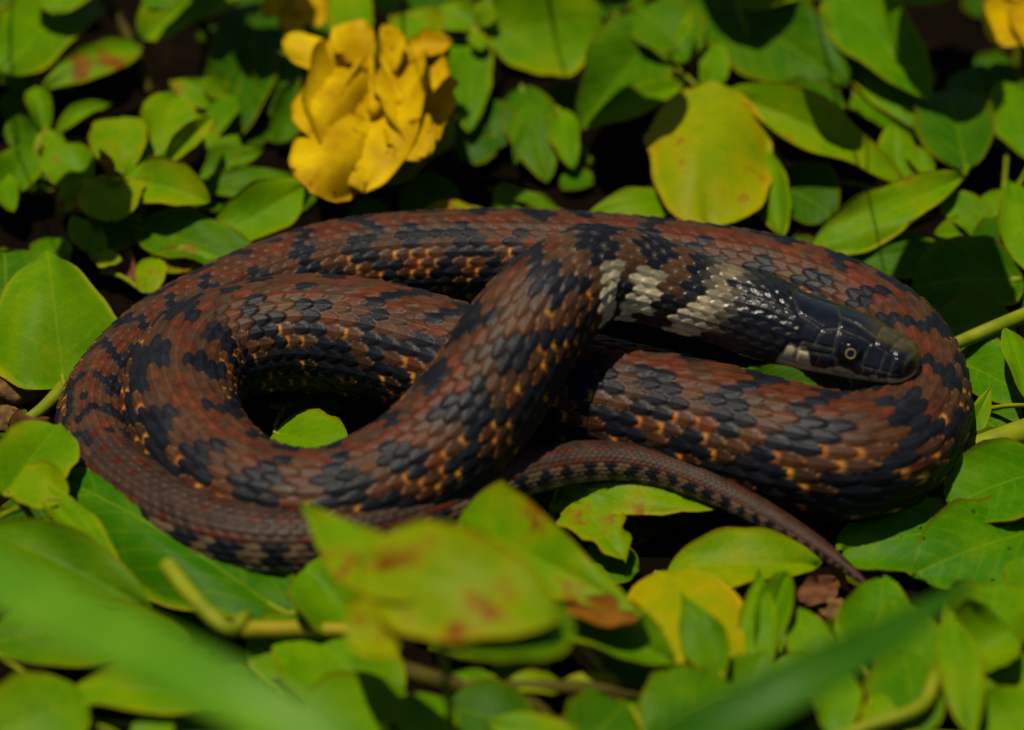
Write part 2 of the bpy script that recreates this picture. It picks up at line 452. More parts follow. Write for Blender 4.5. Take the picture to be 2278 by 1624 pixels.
for side in (1, -1):
    p, n, tt = surf(131, 82, side, -9)
    q = Vector(n).to_track_quat('Z', 'Y')
    vs, fs = uvs(27 * U, flat=.85)
    eo = mesh_obj('eye', vs, fs, EYE, snake)
    eo.location = Vector(p * U - off3); eo.rotation_euler = q.to_euler()
    vs, fs = torus(9.6 * U, 0.8 * U)
    io = mesh_obj('iris_ring', vs, fs, IRIS, eo); io.location = (0, 0, 21.5 * U)
    pn, nn, _ = surf(24, 74, side, -1.5)
    vs, fs = uvs(5 * U, 14, 8, .5)
    no = mesh_obj('nostril', vs, fs, EYE, snake); no.location = Vector(pn * U - off3); no.rotation_euler = Vector(nn).to_track_quat('Z', 'Y').to_euler()
# ------------------------------------------------------------------ ground
def soil_material():
    k = NT('soil'); tc = k.n('ShaderNodeTexCoord')
    n1 = k.n('ShaderNodeTexNoise', i_Scale=90.0, i_Detail=8.0, i_Roughness=.7); k.l(tc.outputs['Object'], n1.inputs['Vector'])
    n2 = k.n('ShaderNodeTexVoronoi', i_Scale=420.0); k.l(tc.outputs['Object'], n2.inputs['Vector'])
    k.l(k.ramp(n1.outputs[0], [(.3, (.003, .002, .001, 1)), (.58, (.006, .0035, .0018, 1)), (.8, (.022, .012, .005, 1))]), k.b.inputs['Base Color'])
    k.b.inputs['Roughness'].default_value = .95; k.b.inputs['Specular IOR Level'].default_value = .02
    bp = k.n('ShaderNodeBump', i_Strength=.8, i_Distance=.0012)
    k.l(k.math('ADD', n1.outputs[0], n2.outputs[0]), bp.inputs['Height']); k.l(bp.outputs[0], k.b.inputs['Normal'])
    return k.m
SOIL = soil_material()
gx = np.concatenate([[-3, -1.2, -.6], np.linspace(-.3, .3, 130), [.6, 1.2, 3]])
GX, GY = np.meshgrid(gx, gx)
GZ = -9 * U + U * (6 * np.sin(GX * 190 + 1.3 * np.sin(GY * 140)) * np.sin(GY * 170) + 4 * np.sin(GX * 420 + GY * 310) * np.sin(GY * 390 - GX * 120))
ng = len(gx); gi = np.arange(ng * ng).reshape(ng, ng)
GF = np.stack([gi[:-1, :-1], gi[:-1, 1:], gi[1:, 1:], gi[1:, :-1]], -1).reshape(-1, 4)
ground = mesh_obj('ground', np.stack([GX, GY, GZ], -1).reshape(-1, 3), GF, SOIL); ground['kind'] = 'structure'
ground['label'] = 'dark bare soil under the creeping plants'

# ------------------------------------------------------------------ leaf, stem and petal materials
def leaf_material():
    k = NT('leaf'); tc = k.n('ShaderNodeTexCoord')
    ab = k.n('ShaderNodeAttribute', attribute_name='leaf_ab'); tn = k.n('ShaderNodeAttribute', attribute_name='leaf_tint')
    sx = k.n('ShaderNodeSeparateXYZ'); k.l(ab.outputs['Vector'], sx.inputs[0])
    st = k.n('ShaderNodeSeparateXYZ'); k.l(tn.outputs['Vector'], st.inputs[0])
    a, b, hw_ = sx.outputs[0], sx.outputs[1], sx.outputs[2]
    yel, spt, drk = st.outputs[0], st.outputs[1], st.outputs[2]
    n1 = k.n('ShaderNodeTexNoise', i_Scale=150.0, i_Detail=4.0, i_Roughness=.6); k.l(tc.outputs['Object'], n1.inputs['Vector'])
    n2 = k.n('ShaderNodeTexNoise', i_Scale=330.0, i_Detail=5.0, i_Roughness=.65); k.l(tc.outputs['Object'], n2.inputs['Vector'])
    n3 = k.n('ShaderNodeTexNoise', i_Scale=1500.0, i_Detail=3.0); k.l(tc.outputs['Object'], n3.inputs['Vector'])
    # green to yellow, uneven
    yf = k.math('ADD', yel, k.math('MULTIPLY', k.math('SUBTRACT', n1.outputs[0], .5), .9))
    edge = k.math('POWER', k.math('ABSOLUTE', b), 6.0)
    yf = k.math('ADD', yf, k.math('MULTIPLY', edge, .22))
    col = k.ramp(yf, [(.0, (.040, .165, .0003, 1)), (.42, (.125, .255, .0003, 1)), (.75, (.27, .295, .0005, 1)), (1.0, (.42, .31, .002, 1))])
    col = k.mix(k.math('MULTIPLY', drk, .8), col, (.016, .062, .002, 1))  # darker green: some leaves' own, on others shade painted into the colour
    # veins: midrib and curved side veins
    bb = k.math('ABSOLUTE', b)
    w_mid = k.math('MULTIPLY', bb, hw_)
    mid = k.math('SUBTRACT', 1.0, k.math('SMOOTH_MIN', k.math('DIVIDE', w_mid, .035), 1.0, .1))
    ph = k.math('MULTIPLY', k.math('SUBTRACT', a, k.math('MULTIPLY', k.math('POWER', w_mid, 1.3), .45)), 42.0)
    side = k.math('POWER', k.math('MULTIPLY_ADD', k.math('SINE', ph), .5, .5), 14.0)
    vein = k.math('MAXIMUM', k.math('MULTIPLY', mid, .5), k.math('MULTIPLY', side, .16))
    col = k.mix(vein, col, (.22, .30, .006, 1))
    rimf = k.math('MULTIPLY', k.math('POWER', bb, 22.0), .55)
    col = k.mix(rimf, col, (.40, .26, .006, 1))
    # freckles and dying rusty patches
    fr = k.math('GREATER_THAN', n2.outputs[0], k.math('SUBTRACT', .80, k.math('MULTIPLY', spt, .22)))
    sp = k.ramp(k.math('ADD', n1.outputs[0], k.math('MULTIPLY', spt, .30)), [(.66, (0, 0, 0, 1)), (.78, (1, 1, 1, 1))])
    rust = k.ramp(n2.outputs[0], [(.3, (.13, .014, .003, 1)), (.7, (.30, .08, .012, 1))])
    m_ = k.math('MAXIMUM', k.math('MULTIPLY', fr, .7), k.math('MULTIPLY', k.math('MULTIPLY', sp, .85), k.math('GREATER_THAN', spt, .05)))
    col = k.mix(m_, col, rust)
    col = k.mix(k.ramp(n3.outputs[0], [(.35, (0, 0, 0, 1)), (.75, (.35, .35, .35, 1))]), col, k.mix(1.0, col, (.55, .6, .5, 1), 'MULTIPLY'))
    k.l(col, k.b.inputs['Base Color'])
    k.b.inputs['Roughness'].default_value = .42
    k.l(k.math('MULTIPLY_ADD', n1.outputs[0], .25, .30), k.b.inputs['Roughness'])
    k.b.inputs['Specular IOR Level'].default_value = .045
    bp = k.n('ShaderNodeBump', i_Strength=.35, i_Distance=.00025)
    k.l(k.math('ADD', k.math('MULTIPLY', n2.outputs[0], .8), k.math('ADD', k.math('MULTIPLY', n3.outputs[0], .25), k.math('MULTIPLY', vein, -.9))), bp.inputs['Height'])
    k.l(bp.outputs[0], k.b.inputs['Normal'])
    tr = k.n('ShaderNodeBsdfTranslucent'); k.l(k.mix(1.0, col, (1.15, 1.25, .5, 1), 'MULTIPLY'), tr.inputs['Color'])
    mx = k.n('ShaderNodeMixShader', i_0=.22); k.l(k.b.outputs[0], mx.inputs[1]); k.l(tr.outputs[0], mx.inputs[2])
    k.l(mx.outputs[0], k.out.inputs['Surface'])
    return k.m
LEAF = leaf_material()

def simple_mat(name, c1, c2, scale=200.0, rough=.5, spec=.25, trans=0.0, bump=.2, dist=.0003, blot=None):
    k = NT(name); tc = k.n('ShaderNodeTexCoord')
    n1 = k.n('ShaderNodeTexNoise', i_Scale=scale, i_Detail=5.0); k.l(tc.outputs['Object'], n1.inputs['Vector'])
    col = k.ramp(n1.outputs[0], [(.3, (*c1, 1)), (.72, (*c2, 1))])
    if blot:
        n4 = k.n('ShaderNodeTexNoise', i_Scale=240.0, i_Detail=4.0); k.l(tc.outputs['Object'], n4.inputs['Vector'])
        col = k.mix(k.ramp(n4.outputs[0], [(.66, (0, 0, 0, 1)), (.72, (.9, .9, .9, 1))]), col, blot)
    k.l(col, k.b.inputs['Base Color']); k.b.inputs['Roughness'].default_value = rough; k.b.inputs['Specular IOR Level'].default_value = spec
    bp = k.n('ShaderNodeBump', i_Strength=bump, i_Distance=dist); k.l(n1.outputs[0], bp.inputs['Height']); k.l(bp.outputs[0], k.b.inputs['Normal'])
    if trans > 0:
        tr = k.n('ShaderNodeBsdfTranslucent'); k.l(col, tr.inputs['Color'])
        mx = k.n('ShaderNodeMixShader', i_0=trans); k.l(k.b.outputs[0], mx.inputs[1]); k.l(tr.outputs[0], mx.inputs[2])
        k.l(mx.outputs[0], k.out.inputs['Surface'])
    return k.m
STEM = simple_mat('green_stem', (.12, .17, .003), (.24, .26, .008), 260, .5, .1)
STEM_B = simple_mat('brown_stem', (.035, .028, .003), (.085, .07, .008), 260, .6, .08)
STEM_Y = simple_mat('yellow_stem', (.20, .19, .004), (.32, .23, .008), 200, .5, .1)
PETAL = simple_mat('yellow_petal', (.43, .235, .0005), (.76, .53, .001), 130,   .55, .08, .26, blot=(.22, .06, .004, 1))
GRASS = simple_mat('grass_blade', (.07, .21, .003), (.13, .29, .008), 60, .45, .15, .2)
GRASS_D = simple_mat('dark_grass_blade', (.018, .085, .001), (.035, .12, .002), 60, .45, .12, .15)
DEAD = simple_mat('dead_leaf', (.06, .018, .005), (.20, .085, .03), 300, .7, .15, .1, .6, .0006)
CLOD = simple_mat('soil_clod', (.05, .025, .008), (.24, .13, .045), 420, .9, .1, 0, .9, .001)

# ------------------------------------------------------------------ leaf builder
def profile(shp, a):
    if shp == 'round': return np.clip(1 - np.abs(2 * a - 1) ** 2.3, 0, 1) ** .5
    if shp == 'ovate': return np.clip(np.sin(math.pi * a ** .82), 0, 1) ** .64
    if shp == 'heart': return np.clip(np.sin(math.pi * a ** .66), 0, 1) ** .55
    if shp == 'fan': return np.where(a < .86, np.clip(a / .86, 0, 1) ** .8, np.clip((1 - a) / .14, 0, 1) ** .45)
    if shp == 'tri': return np.where(a < .3, np.sqrt(np.clip(1 - ((.3 - a) / .3) ** 2, 0, 1)), np.clip((1 - a) / .7, 0, 1) ** .85 * (1 + .25 * np.sin((a - .3) / .7 * math.pi)))
    if shp == 'petal': return np.clip(np.sin(math.pi * np.clip(a, 0, 1) ** 1.35), 0, 1) ** .7
    if shp == 'blunt': return np.clip(1 - np.abs(2 * a - 1) ** 4, 0, 1) ** .5
    return np.clip(np.sin(math.pi * a ** .8), 0, 1) ** 1.15          # lance

def leaf_mesh(B, Tp, wpx, f, shp='round', cup=.12, bend=.06, rip=.036, y=.35, s=0.0, k=0.0, fold=0.0, curl=0.0, seed=0, twist=0.0, na=26, nb=15, thick=.00022, origin=None, tear=0.0):
    B, Tp = np.asarray(B), np.asarray(Tp)
    ax = Tp - B; ln = np.linalg.norm(ax); ax = ax / ln
    mid = (B + Tp) / 2
    tocam = CAM - mid; tocam /= np.linalg.norm(tocam)
    N = (1 - f) * np.array([0, 0, 1.0]) + f * tocam
    N = N - ax * np.dot(N, ax); N /= np.linalg.norm(N)
    Wv = np.cross(N, ax)
    p2 = np.array([np.dot(ax, RIGHT), np.dot(ax, UPV)]); p2 /= (np.linalg.norm(p2) + 1e-9)
    q2 = np.array([np.dot(Wv, RIGHT), np.dot(Wv, UPV)])
    perp = abs(p2[0] * q2[1] - p2[1] * q2[0])
    hw = wpx * .5 * U / max(perp, .3)
    rs = np.random.RandomState(seed)
    ph = rs.rand(6) * 6.28
    a = (1 - np.cos(np.linspace(0, math.pi, na))) / 2
    b = np.linspace(-1, 1, nb)
    A, Bm = np.meshgrid(a, b, indexing='ij')
    w_ = profile(shp, A)
    asym = 1 + .10 * np.sin(A * 3 + ph[0]) * np.sign(Bm)
    edge_n = 1 + .035 * np.sin(A * 11 + ph[1]) + .025 * np.sin(A * 23 + ph[2] + Bm)
    if tear > 0: edge_n = edge_n - tear * np.clip(np.sin(A * 17 + ph[3]) * np.sin(A * 7 + ph[4]), 0, 1) * np.abs(Bm)
    X = ln * (A + .02 * np.sin(Bm * 3 + ph[5]))
    Yl = hw * w_ * Bm * asym * edge_n
    bw = w_ * Bm
    Z = hw * cup * 2 * bw ** 2 + hw * fold * 1.4 * np.abs(bw) + ln * bend * 4 * A * (1 - A)
    Z += ln * rip * (np.sin(A * 7 + ph[0] + Bm * 2) * bw ** 2 + .8 * np.sin(A * 12 + ph[2]) * np.abs(bw) ** 3 * np.sign(Bm) * .7 + .5 * np.sin(A * 4 + Bm * 3 + ph[4]))
    Z -= hw * curl * np.abs(bw) ** 4
    Z -= ln * .010 * np.exp(-(bw / .06) ** 2)
    Z += ln * .0035 * np.sin(42 * (A - .45 * np.abs(bw) ** 1.3)) * np.clip(1 - np.abs(bw) ** 4, 0, 1)
    if twist:
        tw = twist * (A - .3); Yl, Z = Yl * np.cos(tw) - Z * np.sin(tw) * 0, Z + Yl * np.sin(tw)
    top = B + ax * X[..., None] + Wv * Yl[..., None] + N * Z[..., None]
    bot = top - N * (thick * np.clip(w_ * 2.5, .15, 1))[..., None]
    o = B if origin is None else origin
    vs = np.concatenate([top.reshape(-1, 3), bot.reshape(-1, 3)]) - o
    g = np.arange(na * nb).reshape(na, nb); M = na * nb
    f1 = np.stack([g[:-1, :-1], g[1:, :-1], g[1:, 1:], g[:-1, 1:]], -1).reshape(-1, 4)
    f2 = f1[:, ::-1] + M
    rimi = np.concatenate([g[:, 0], g[-1, 1:], g[-2::-1, -1], g[0, -2:0:-1]])
    r2 = np.roll(rimi, -1)
    f3 = np.stack([rimi, r2, r2 + M, rimi + M], -1)
    flip = np.dot(np.cross(ax, Wv), N) < 0
    F_ = np.concatenate([f1, f2, f3])
    if flip: F_ = F_[:, ::-1]
    ab = np.stack([A, Bm, w_], -1).reshape(-1, 3)
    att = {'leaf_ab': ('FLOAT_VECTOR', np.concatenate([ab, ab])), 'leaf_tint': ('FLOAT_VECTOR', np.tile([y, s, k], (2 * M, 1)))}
    return vs, F_, att

def tube(pts, rads, ns=9):
    """tapered tube along points; returns verts, faces"""
    pts = np.asarray(pts, float); rads = np.asarray(rads, float)
    Tn = np.gradient(pts, axis=0); Tn /= np.linalg.norm(Tn, axis=1, keepdims=True) + 1e-12
    ref = np.array([.3, .2, .93]) if abs(Tn[0][2]) < .9 else np.array([1.0, 0, 0])
    vs = []
    for p, t, r in zip(pts, Tn, rads):
        s1 = np.cross(t, ref); s1 /= np.linalg.norm(s1) + 1e-12; s2 = np.cross(t, s1)
        for q in range(ns):
            an = 2 * math.pi * q / ns
            vs.append(p + r * (math.cos(an) * s1 + math.sin(an) * s2))
    n = len(pts); fs = [(i * ns + q, i * ns + (q + 1) % ns, (i + 1) * ns + (q + 1) % ns, (i + 1) * ns + q) for i in range(n - 1) for q in range(ns)]
    fs.append(tuple(range(ns))[::-1]); fs.append(tuple(range((n - 1) * ns, n * ns)))
    return vs, fs

def join(parts):
    V_, F_ = [], []
    for vs, fs in parts:
        o = len(V_); V_ += list(vs); F_ += [tuple(i + o for i in f) for f in fs]
    return V_, F_

SEED = [100]
def sprig(name, label, leaves, group=None, cat='plant', stem=None, stem_r=9, mat=STEM, down=True, back=.004):
    """one creeping stem with its leaves: leaf = (base x,y,z, tip x,y,z, width, facing, options)"""
    bases = [at(*l[0:3]) for l in leaves]
    node = np.mean(bases, axis=0)
    low = min(b[2] for b in bases)
    node = node + np.array([0, .0012, 0]); node[2] = max(low - .0012, .0008)
    gp = node.copy(); gp[2] = -.0006; gp[0] += .002 * math.sin(SEED[0]); gp[1] += back
    root = empty(name, gp, label, cat, group)
    parts = []
    if down:
        pts = catmull([gp, gp * .5 + node * .5 + np.array([.0012, .0004, 0]), node], 5)
        parts.append(tube(pts, np.linspace(stem_r, stem_r * .8, len(pts)) * U))
    if stem:
        pts = catmull([at(*q) for q in stem], 8)
        parts.append(tube(pts, np.linspace(stem_r * 1.15, stem_r * .8, len(pts)) * U))
    for l, B in zip(leaves, bases):
        inn = at(*[l[i] + .10 * (l[i + 3] - l[i]) for i in range(3)])
        m_ = (node + B) / 2 + np.array([0, 0, .0006])
        pts = catmull([node, m_, B, inn - np.array([0, 0, .0002])], 4)
        parts.append(tube(pts, np.linspace(stem_r * .75, stem_r * .35, len(pts)) * U, 7))
    vs, fs = join(parts)
    mesh_obj('stem', np.array(vs) - gp, fs, mat, root)
    for l in leaves:
        SEED[0] += 1
        o = dict(l[8]) if len(l) > 8 else {}
        vs, F_, att = leaf_mesh(at(*l[0:3]), at(*l[3:6]), l[6], l[7], seed=SEED[0], origin=gp, **o)
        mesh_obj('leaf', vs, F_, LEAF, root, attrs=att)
    return root
# ------------------------------------------------------------------ the creeping plants round the snake
CP_ = 'creeping plant stems around the snake'
def sp(label, leaves, **kw): return sprig('creeping_plant', label, leaves, CP_, **kw)

# --- behind the snake, beyond its left coil
sp('plant with large round leaves, one leaf shading half of another, beside a thick brown stem',
   [(215, -30, 190, 10, 150, 200, 205, .55, dict(shp='round', cup=.10, y=.34)),
    (185, -120, 300, 120, 22, 290, 190, .35, dict(shp='round', y=.30)),
    (-60, 30, 170, 60, 190, 120, 150, .5, dict(shp='round', y=.25, k=.4))], stem=[(250, -60, 200), (205, -20, 185)])
sp('plant with a half-moon lit leaf and a brown-tipped leaf over the leaf rosette',
   [(515, -50, 210, 322, 85, 190, 165, .5, dict(shp='round', cup=.15, y=.42, bend=.1)),
    (470, -90, 320, 330, 20, 310, 120, .3, dict(shp='round', y=.2, k=.3)),
    (318, 100, 165, 100, 192, 140, 92, .45, dict(shp='ovate', y=.42, s=.55, cup=.2))], stem=[(225, -20, 230), (290, 90, 150), (335, 210, 60)], mat=STEM_B, stem_r=14)
sp('broad shaded leaves hanging between the largest yellow flower and the leaf rosette',
   [(580, 10, 110, 500, 320, 40, 190, .7, dict(shp='round', y=.12, k=.75)),  # deep shade on these leaves is put into their tint
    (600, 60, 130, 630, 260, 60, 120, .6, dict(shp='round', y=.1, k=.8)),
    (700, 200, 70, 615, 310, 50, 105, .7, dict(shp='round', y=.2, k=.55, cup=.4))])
sp('rosette of many small crowded leaves beyond the coil',
   [(275, 385, 150, 265, 262, 190, 135, .55, dict(shp='round', y=.48, s=.1, bend=.12)),
    (350, 345, 140, 385, 208, 185, 130, .6, dict(shp='round', y=.46, s=.1)),
    (365, 372, 160, 470, 262, 215, 55, .7, dict(shp='ovate', y=.5, fold=.7)),
    (300, 405, 160, 465, 448, 150, 118, .6, dict(shp='heart', y=.48, fold=.25, rip=.03)),
    (250, 408, 150, 238, 492, 140, 142, .6, dict(shp='blunt', y=.5, cup=.2)),
    (200, 400, 140, 95, 335, 170, 115, .5, dict(shp='ovate', y=.36, s=.3, rip=.05)),
    (220, 395, 130, 130, 470, 110, 80, .6, dict(shp='ovate', y=.34, s=.35)),
    (255, 400, 175, 220, 330, 215, 30, .6, dict(shp='lance', y=.5, s=.8)),
    (285, 400, 150, 330, 330, 160, 60, .5, dict(shp='ovate', y=.4))], stem_r=11)
sp('small side shoot with ragged little leaves just above the leaf rosette',
   [(500, 240, 110, 378, 180, 150, 72, .5, dict(shp='ovate', y=.42, s=.35, rip=.05)),
    (505, 215, 120, 450, 175, 170, 60, .5, dict(shp='ovate', y=.4, s=.3)),
    (470, 300, 90, 520, 210, 120, 70, .6, dict(shp='ovate', y=.25, s=.2)),
    (420, 260, 100, 480, 330, 80, 60, .5, dict(shp='round', y=.45, s=.3))])
sp('little shoot with tiny pale rolled buds on the far side of the leaf rosette',
   [(100, 290, 100, 75, 195, 150, 60, .7, dict(shp='round', y=.36, cup=.5)),
    (120, 300, 110, 255, 232, 140, 48, .5, dict(shp='lance', y=.42, bend=.25)),
    (110, 290, 110, 135, 350, 90, 50, .6, dict(shp='round', y=.42)),
    (90, 300, 90, 10, 300, 110, 95, .6, dict(shp='round', y=.2, k=.4)),
    (20, 430, 80, 60, 320, 120, 110, .6, dict(shp='ovate', y=.22, k=.3)),
    (-20, 380, 90, 30, 470, 80, 70, .6, dict(shp='ovate', y=.3))])
sp('dull plant with dark pointed leaves between the rosette and the flower',
   [(450, 425, 60, 665, 388, 80, 70, .4, dict(shp='lance', y=.22, k=.4)),
    (440, 400, 70, 590, 330, 110, 70, .4, dict(shp='lance', y=.3, k=.2)),
    (470, 380, 80, 530, 300, 130, 70, .5, dict(shp='ovate', y=.3, s=.6)),
    (420, 430, 30, 600, 460, 30, 90, .4, dict(shp='ovate', y=.1, k=.7))])
sp('half lit, half shaded leaves touching the coil between it and the leaf rosette',
   [(470, 545, 60, 694, 404, 130, 128, .55, dict(shp='ovate', y=.36, cup=.1)),
    (300, 505, 70, 560, 590, 60, 120, .4, dict(shp='round', y=.2, k=.5)),  # shadow on this leaf is coloured in with the dark tint
    (330, 590, 40, 500, 570, 70, 62, .4, dict(shp='ovate', y=.45, s=.6)),
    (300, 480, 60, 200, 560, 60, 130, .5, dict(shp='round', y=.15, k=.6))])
sp('tiny bright shoot standing between the rosette and the large drooping leaf',
   [(205, 560, 70, 160, 480, 120, 55, .6, dict(shp='ovate', y=.34)),
    (215, 575, 70, 270, 580, 80, 42, .6, dict(shp='ovate', y=.55)),
    (205, 575, 60, 225, 500, 110, 50, .6, dict(shp='lance', y=.3)),
    (320, 650, 50, 350, 575, 70, 70, .5, dict(shp='round', y=.5, s=.3))])
sp('large drooping leaf with clear veins over a brown soil lump',
   [(142, 862, 70, 105, 562, 200, 300, .5, dict(shp='heart', y=.36, cup=-.25, bend=.12, rip=.06, s=.05)),
    (20, 760, 40, 10, 555, 130, 260, .3, dict(shp='round', y=.15, k=.5))], stem=[(142, 862, 70), (100, 905, 45), (40, 950, 15)], stem_r=15)
# --- behind, around the flowers
sp('plant with rounded pale leaves rising behind the big yellow flower',
   [(950, 130, 200, 915, 26, 240, 118, .6, dict(shp='round', y=.58, cup=.3)),
    (790, 100, 200, 775, -20, 250, 120, .5, dict(shp='round', y=.42)),
    (870, 40, 170, 860, -60, 210, 60, .5, dict(shp='ovate', y=.3)),
    (740, 60, 150, 850, -70, 160, 150, .5, dict(shp='round', y=.1, k=.6)),
    (1010, 60, 120, 900, -60, 150, 170, .5, dict(shp='round', y=.1, k=.7))])
sp('tall shoot with a broad horizontal-veined leaf beside the big yellow flower',
   [(1080, 68, 210, 1335, 45, 200, 265, .7, dict(shp='round', y=.38, cup=.12)),
    (1045, 70, 180, 1040, 290, 90, 118, .7, dict(shp='heart', y=.22, cup=.2)),
    (1060, 60, 220, 975, 20, 235, 85, .5, dict(shp='round', y=.36)),
    (1070, 60, 230, 1085, 0, 280, 60, .6, dict(shp='ovate', y=.45)),
    (1050, 75, 215, 1075, 110, 205, 44, .6, dict(shp='round', y=.52)),
    (1090, 20, 190, 1250, -90, 220, 200, .5, dict(shp='round', y=.25))], stem=[(1060, 60, 220), (1075, 180, 110), (1090, 260, 40)], stem_r=14)
sp('plant with long narrow dim leaves hanging between the largest flower and the rusty-spotted leaf',
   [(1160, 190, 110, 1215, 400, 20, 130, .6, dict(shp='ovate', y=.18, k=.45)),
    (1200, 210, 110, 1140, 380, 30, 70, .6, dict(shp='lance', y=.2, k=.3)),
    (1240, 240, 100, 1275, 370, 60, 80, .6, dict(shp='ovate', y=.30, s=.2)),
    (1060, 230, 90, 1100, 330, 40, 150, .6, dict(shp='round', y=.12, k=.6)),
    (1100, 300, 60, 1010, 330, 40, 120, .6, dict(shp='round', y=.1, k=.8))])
sp('plant with a big dusky leaf and a thin lit leaf beside the rusty-spotted leaf',
   [(1500, 30, 140, 1290, 285, 90, 210, .6, dict(shp='ovate', y=.16, k=.45)),
    (1520, 185, 120, 1310, 278, 110, 78, .5, dict(shp='ovate', y=.36)),
    (1420, 20, 190, 1540, 130, 150, 170, .5, dict(shp='round', y=.2, k=.35)),
    (1505, 110, 220, 1538, 25, 260, 38, .6, dict(shp='lance', y=.42)),
    (1570, 210, 150, 1605, 95, 190, 72, .6, dict(shp='ovate', y=.28)),
    (1340, 10, 180, 1400, -80, 230, 170, .5, dict(shp='round', y=.2, k=.2))])
sp('broad yellow-green leaf with a rust spot arching down to the coil',
   [(1578, 182, 210, 1572, 500, 110, 300, .6, dict(shp='round', y=.72, s=.28, cup=-.15, bend=.10, rip=.04)),
    (1690, 330, 150, 1742, 522, 70, 90, .5, dict(shp='ovate', y=.4, cup=-.3)),
    (1520, 462, 60, 1305, 482, 70, 78, .4, dict(shp='ovate', y=.44, bend=.15))])
sp('long leaf with a yellow rim stretched between the rusty leaf and an upright leaf',
   [(1612, 205, 200, 2010, 408, 90, 120, .45, dict(shp='ovate', y=.48, s=.12, cup=.3, fold=.2)),
    (2005, 430, 60, 1985, 278, 150, 96, .7, dict(shp='ovate', y=.42, cup=.2)),
    (1720, 400, 30, 1850, 480, 30, 160, .5, dict(shp='round', y=.1, k=.8))])
sp('bright slanting leaf with pale scratches leaning on the coil behind the head',
   [(1812, 556, 70, 2150, 388, 170, 118, .55, dict(shp='ovate', y=.42, s=.14, bend=.05)),
    (2075, 385, 110, 2020, 330, 130, 50, .5, dict(shp='round', y=.4)),
    (2150, 380, 100, 2110, 200, 130, 190, .6, dict(shp='round', y=.14, k=.65))])
sp('broad-leaved plant tinted dark for shade above the long leaf with a yellow rim',
   [(1550, -20, 180, 1880, 190, 150, 250, .6, dict(shp='round', y=.14, k=.55)),  # dark tint stands in for shadow lying on the broad leaves
    (1880, 240, 110, 1700, 250, 90, 140, .5, dict(shp='round', y=.18, k=.55)),
    (1640, 10, 260, 1780, -90, 300, 200, .4, dict(shp='round', y=.3))])
sp('tall pointed leaf with one edge in full sun near the broad-petalled yellow flower',
   [(1850, -30, 250, 2065, 215, 180, 190, .6, dict(shp='ovate', y=.18, cup=.15, s=.06)),
    (1885, 75, 170, 2040, 285, 110, 130, .6, dict(shp='ovate', y=.27, s=.2)),
    (1900, 210, 120, 2040, 300, 90, 110, .5, dict(shp='ovate', y=.24, k=.2)),
    (2000, -40, 300, 2120, -10, 310, 120, .4, dict(shp='round', y=.4))])
sp('plant with small pointed leaves below the broad-petalled yellow flower',
   [(2200, 520, 80, 2085, 430, 130, 90, .5, dict(shp='ovate', y=.28)),
    (2190, 510, 90, 2245, 420, 130, 80, .5, dict(shp='ovate', y=.32)),
    (2170, 520, 70, 2080, 520, 90, 70, .5, dict(shp='ovate', y=.3)),
    (2300, 350, 90, 2225, 180, 140, 120, .6, dict(shp='ovate', y=.26)),
    (2300, 600, 90, 2245, 400, 140, 100, .6, dict(shp='ovate', y=.3)),
    (2240, 330, 60, 2160, 150, 120, 200, .6, dict(shp='round', y=.12, k=.7))])
sp('low leaves tinted dark for shade, crowding against the coil beyond the head of the snake',
   [(1850, 590, 40, 2100, 560, 60, 110, .4, dict(shp='round', y=.14, k=.55)),  # k darkens these leaves as if they lay in shade
    (2270, 620, 60, 2030, 640, 60, 180, .5, dict(shp='round', y=.14, k=.55)),
    (2260, 720, 40, 2080, 740, 40, 120, .5, dict(shp='round', y=.16, k=.45)),
    (2160, 560, 60, 2280, 520, 80, 110, .5, dict(shp='round', y=.14, k=.6))])
sp('small yellowing leaf peeping over the coil below the largest flower',
   [(1060, 475, 60, 940, 470, 70, 46, .5, dict(shp='ovate', y=.75, s=.4)),
    (1020, 460, 40, 890, 430, 40, 110, .5, dict(shp='round', y=.1, k=.85)),
    (1250, 470, 30, 1080, 420, 50, 40, .4, dict(shp='lance', y=.3, k=.4))])
# --- inside the coil
sp('leaf lying on the soil inside the open loop of the coil',
   [(610, 960, 10, 760, 1010, 40, 110, .4, dict(shp='round', y=.34)),
    (640, 900, 15, 760, 910, 15, 100, .4, dict(shp='round', y=.15, k=.5))])
sp('flat leaf on the ground beneath the head of the snake',
   [(1650, 850, 15, 1860, 860, 15, 60, .3, dict(shp='round', y=.1, k=.9))])  # shade beneath the head painted in by a strong dark tint
# --- right side
sp('dark leaf and pointed young leaf under the pale grass stalk',
   [(2110, 790, 40, 2300, 900, 60, 150, .5, dict(shp='ovate', y=.10, s=.05)),
    (2150, 985, 60, 2206, 856, 140, 44, .75, dict(shp='lance', y=.4, s=.05)),
    (2300, 900, 120, 2235, 728, 160, 60, .6, dict(shp='ovate', y=.34)),
    (2120, 900, 10, 2250, 980, 20, 150, .4, dict(shp='round', y=.16, k=.5))])
sp('glossy round leaf half in the shade of the coil on a thick pale stem',
   [(2330, 1040, 110, 2112, 1130, 90, 165, .4, dict(shp='round', y=.06, s=.05)),
    (2300, 1000, 60, 2120, 1050, 40, 110, .4, dict(shp='round', y=.16, k=.4))], stem=[(2330, 945, 90), (2200, 985, 80), (2110, 1015, 40)], stem_r=26)
wet_plant = sp('flat wet leaf with tiny dark specks beside the tail tip',
   [(2330, 1175, 60, 2035, 1275, 50, 175, .4, dict(shp='round', y=.08, s=.04, rip=.03)),
    (2230, 1180, 40, 1868, 1225, 40, 150, .35, dict(shp='round', y=.10, rip=.05, tear=.25))])
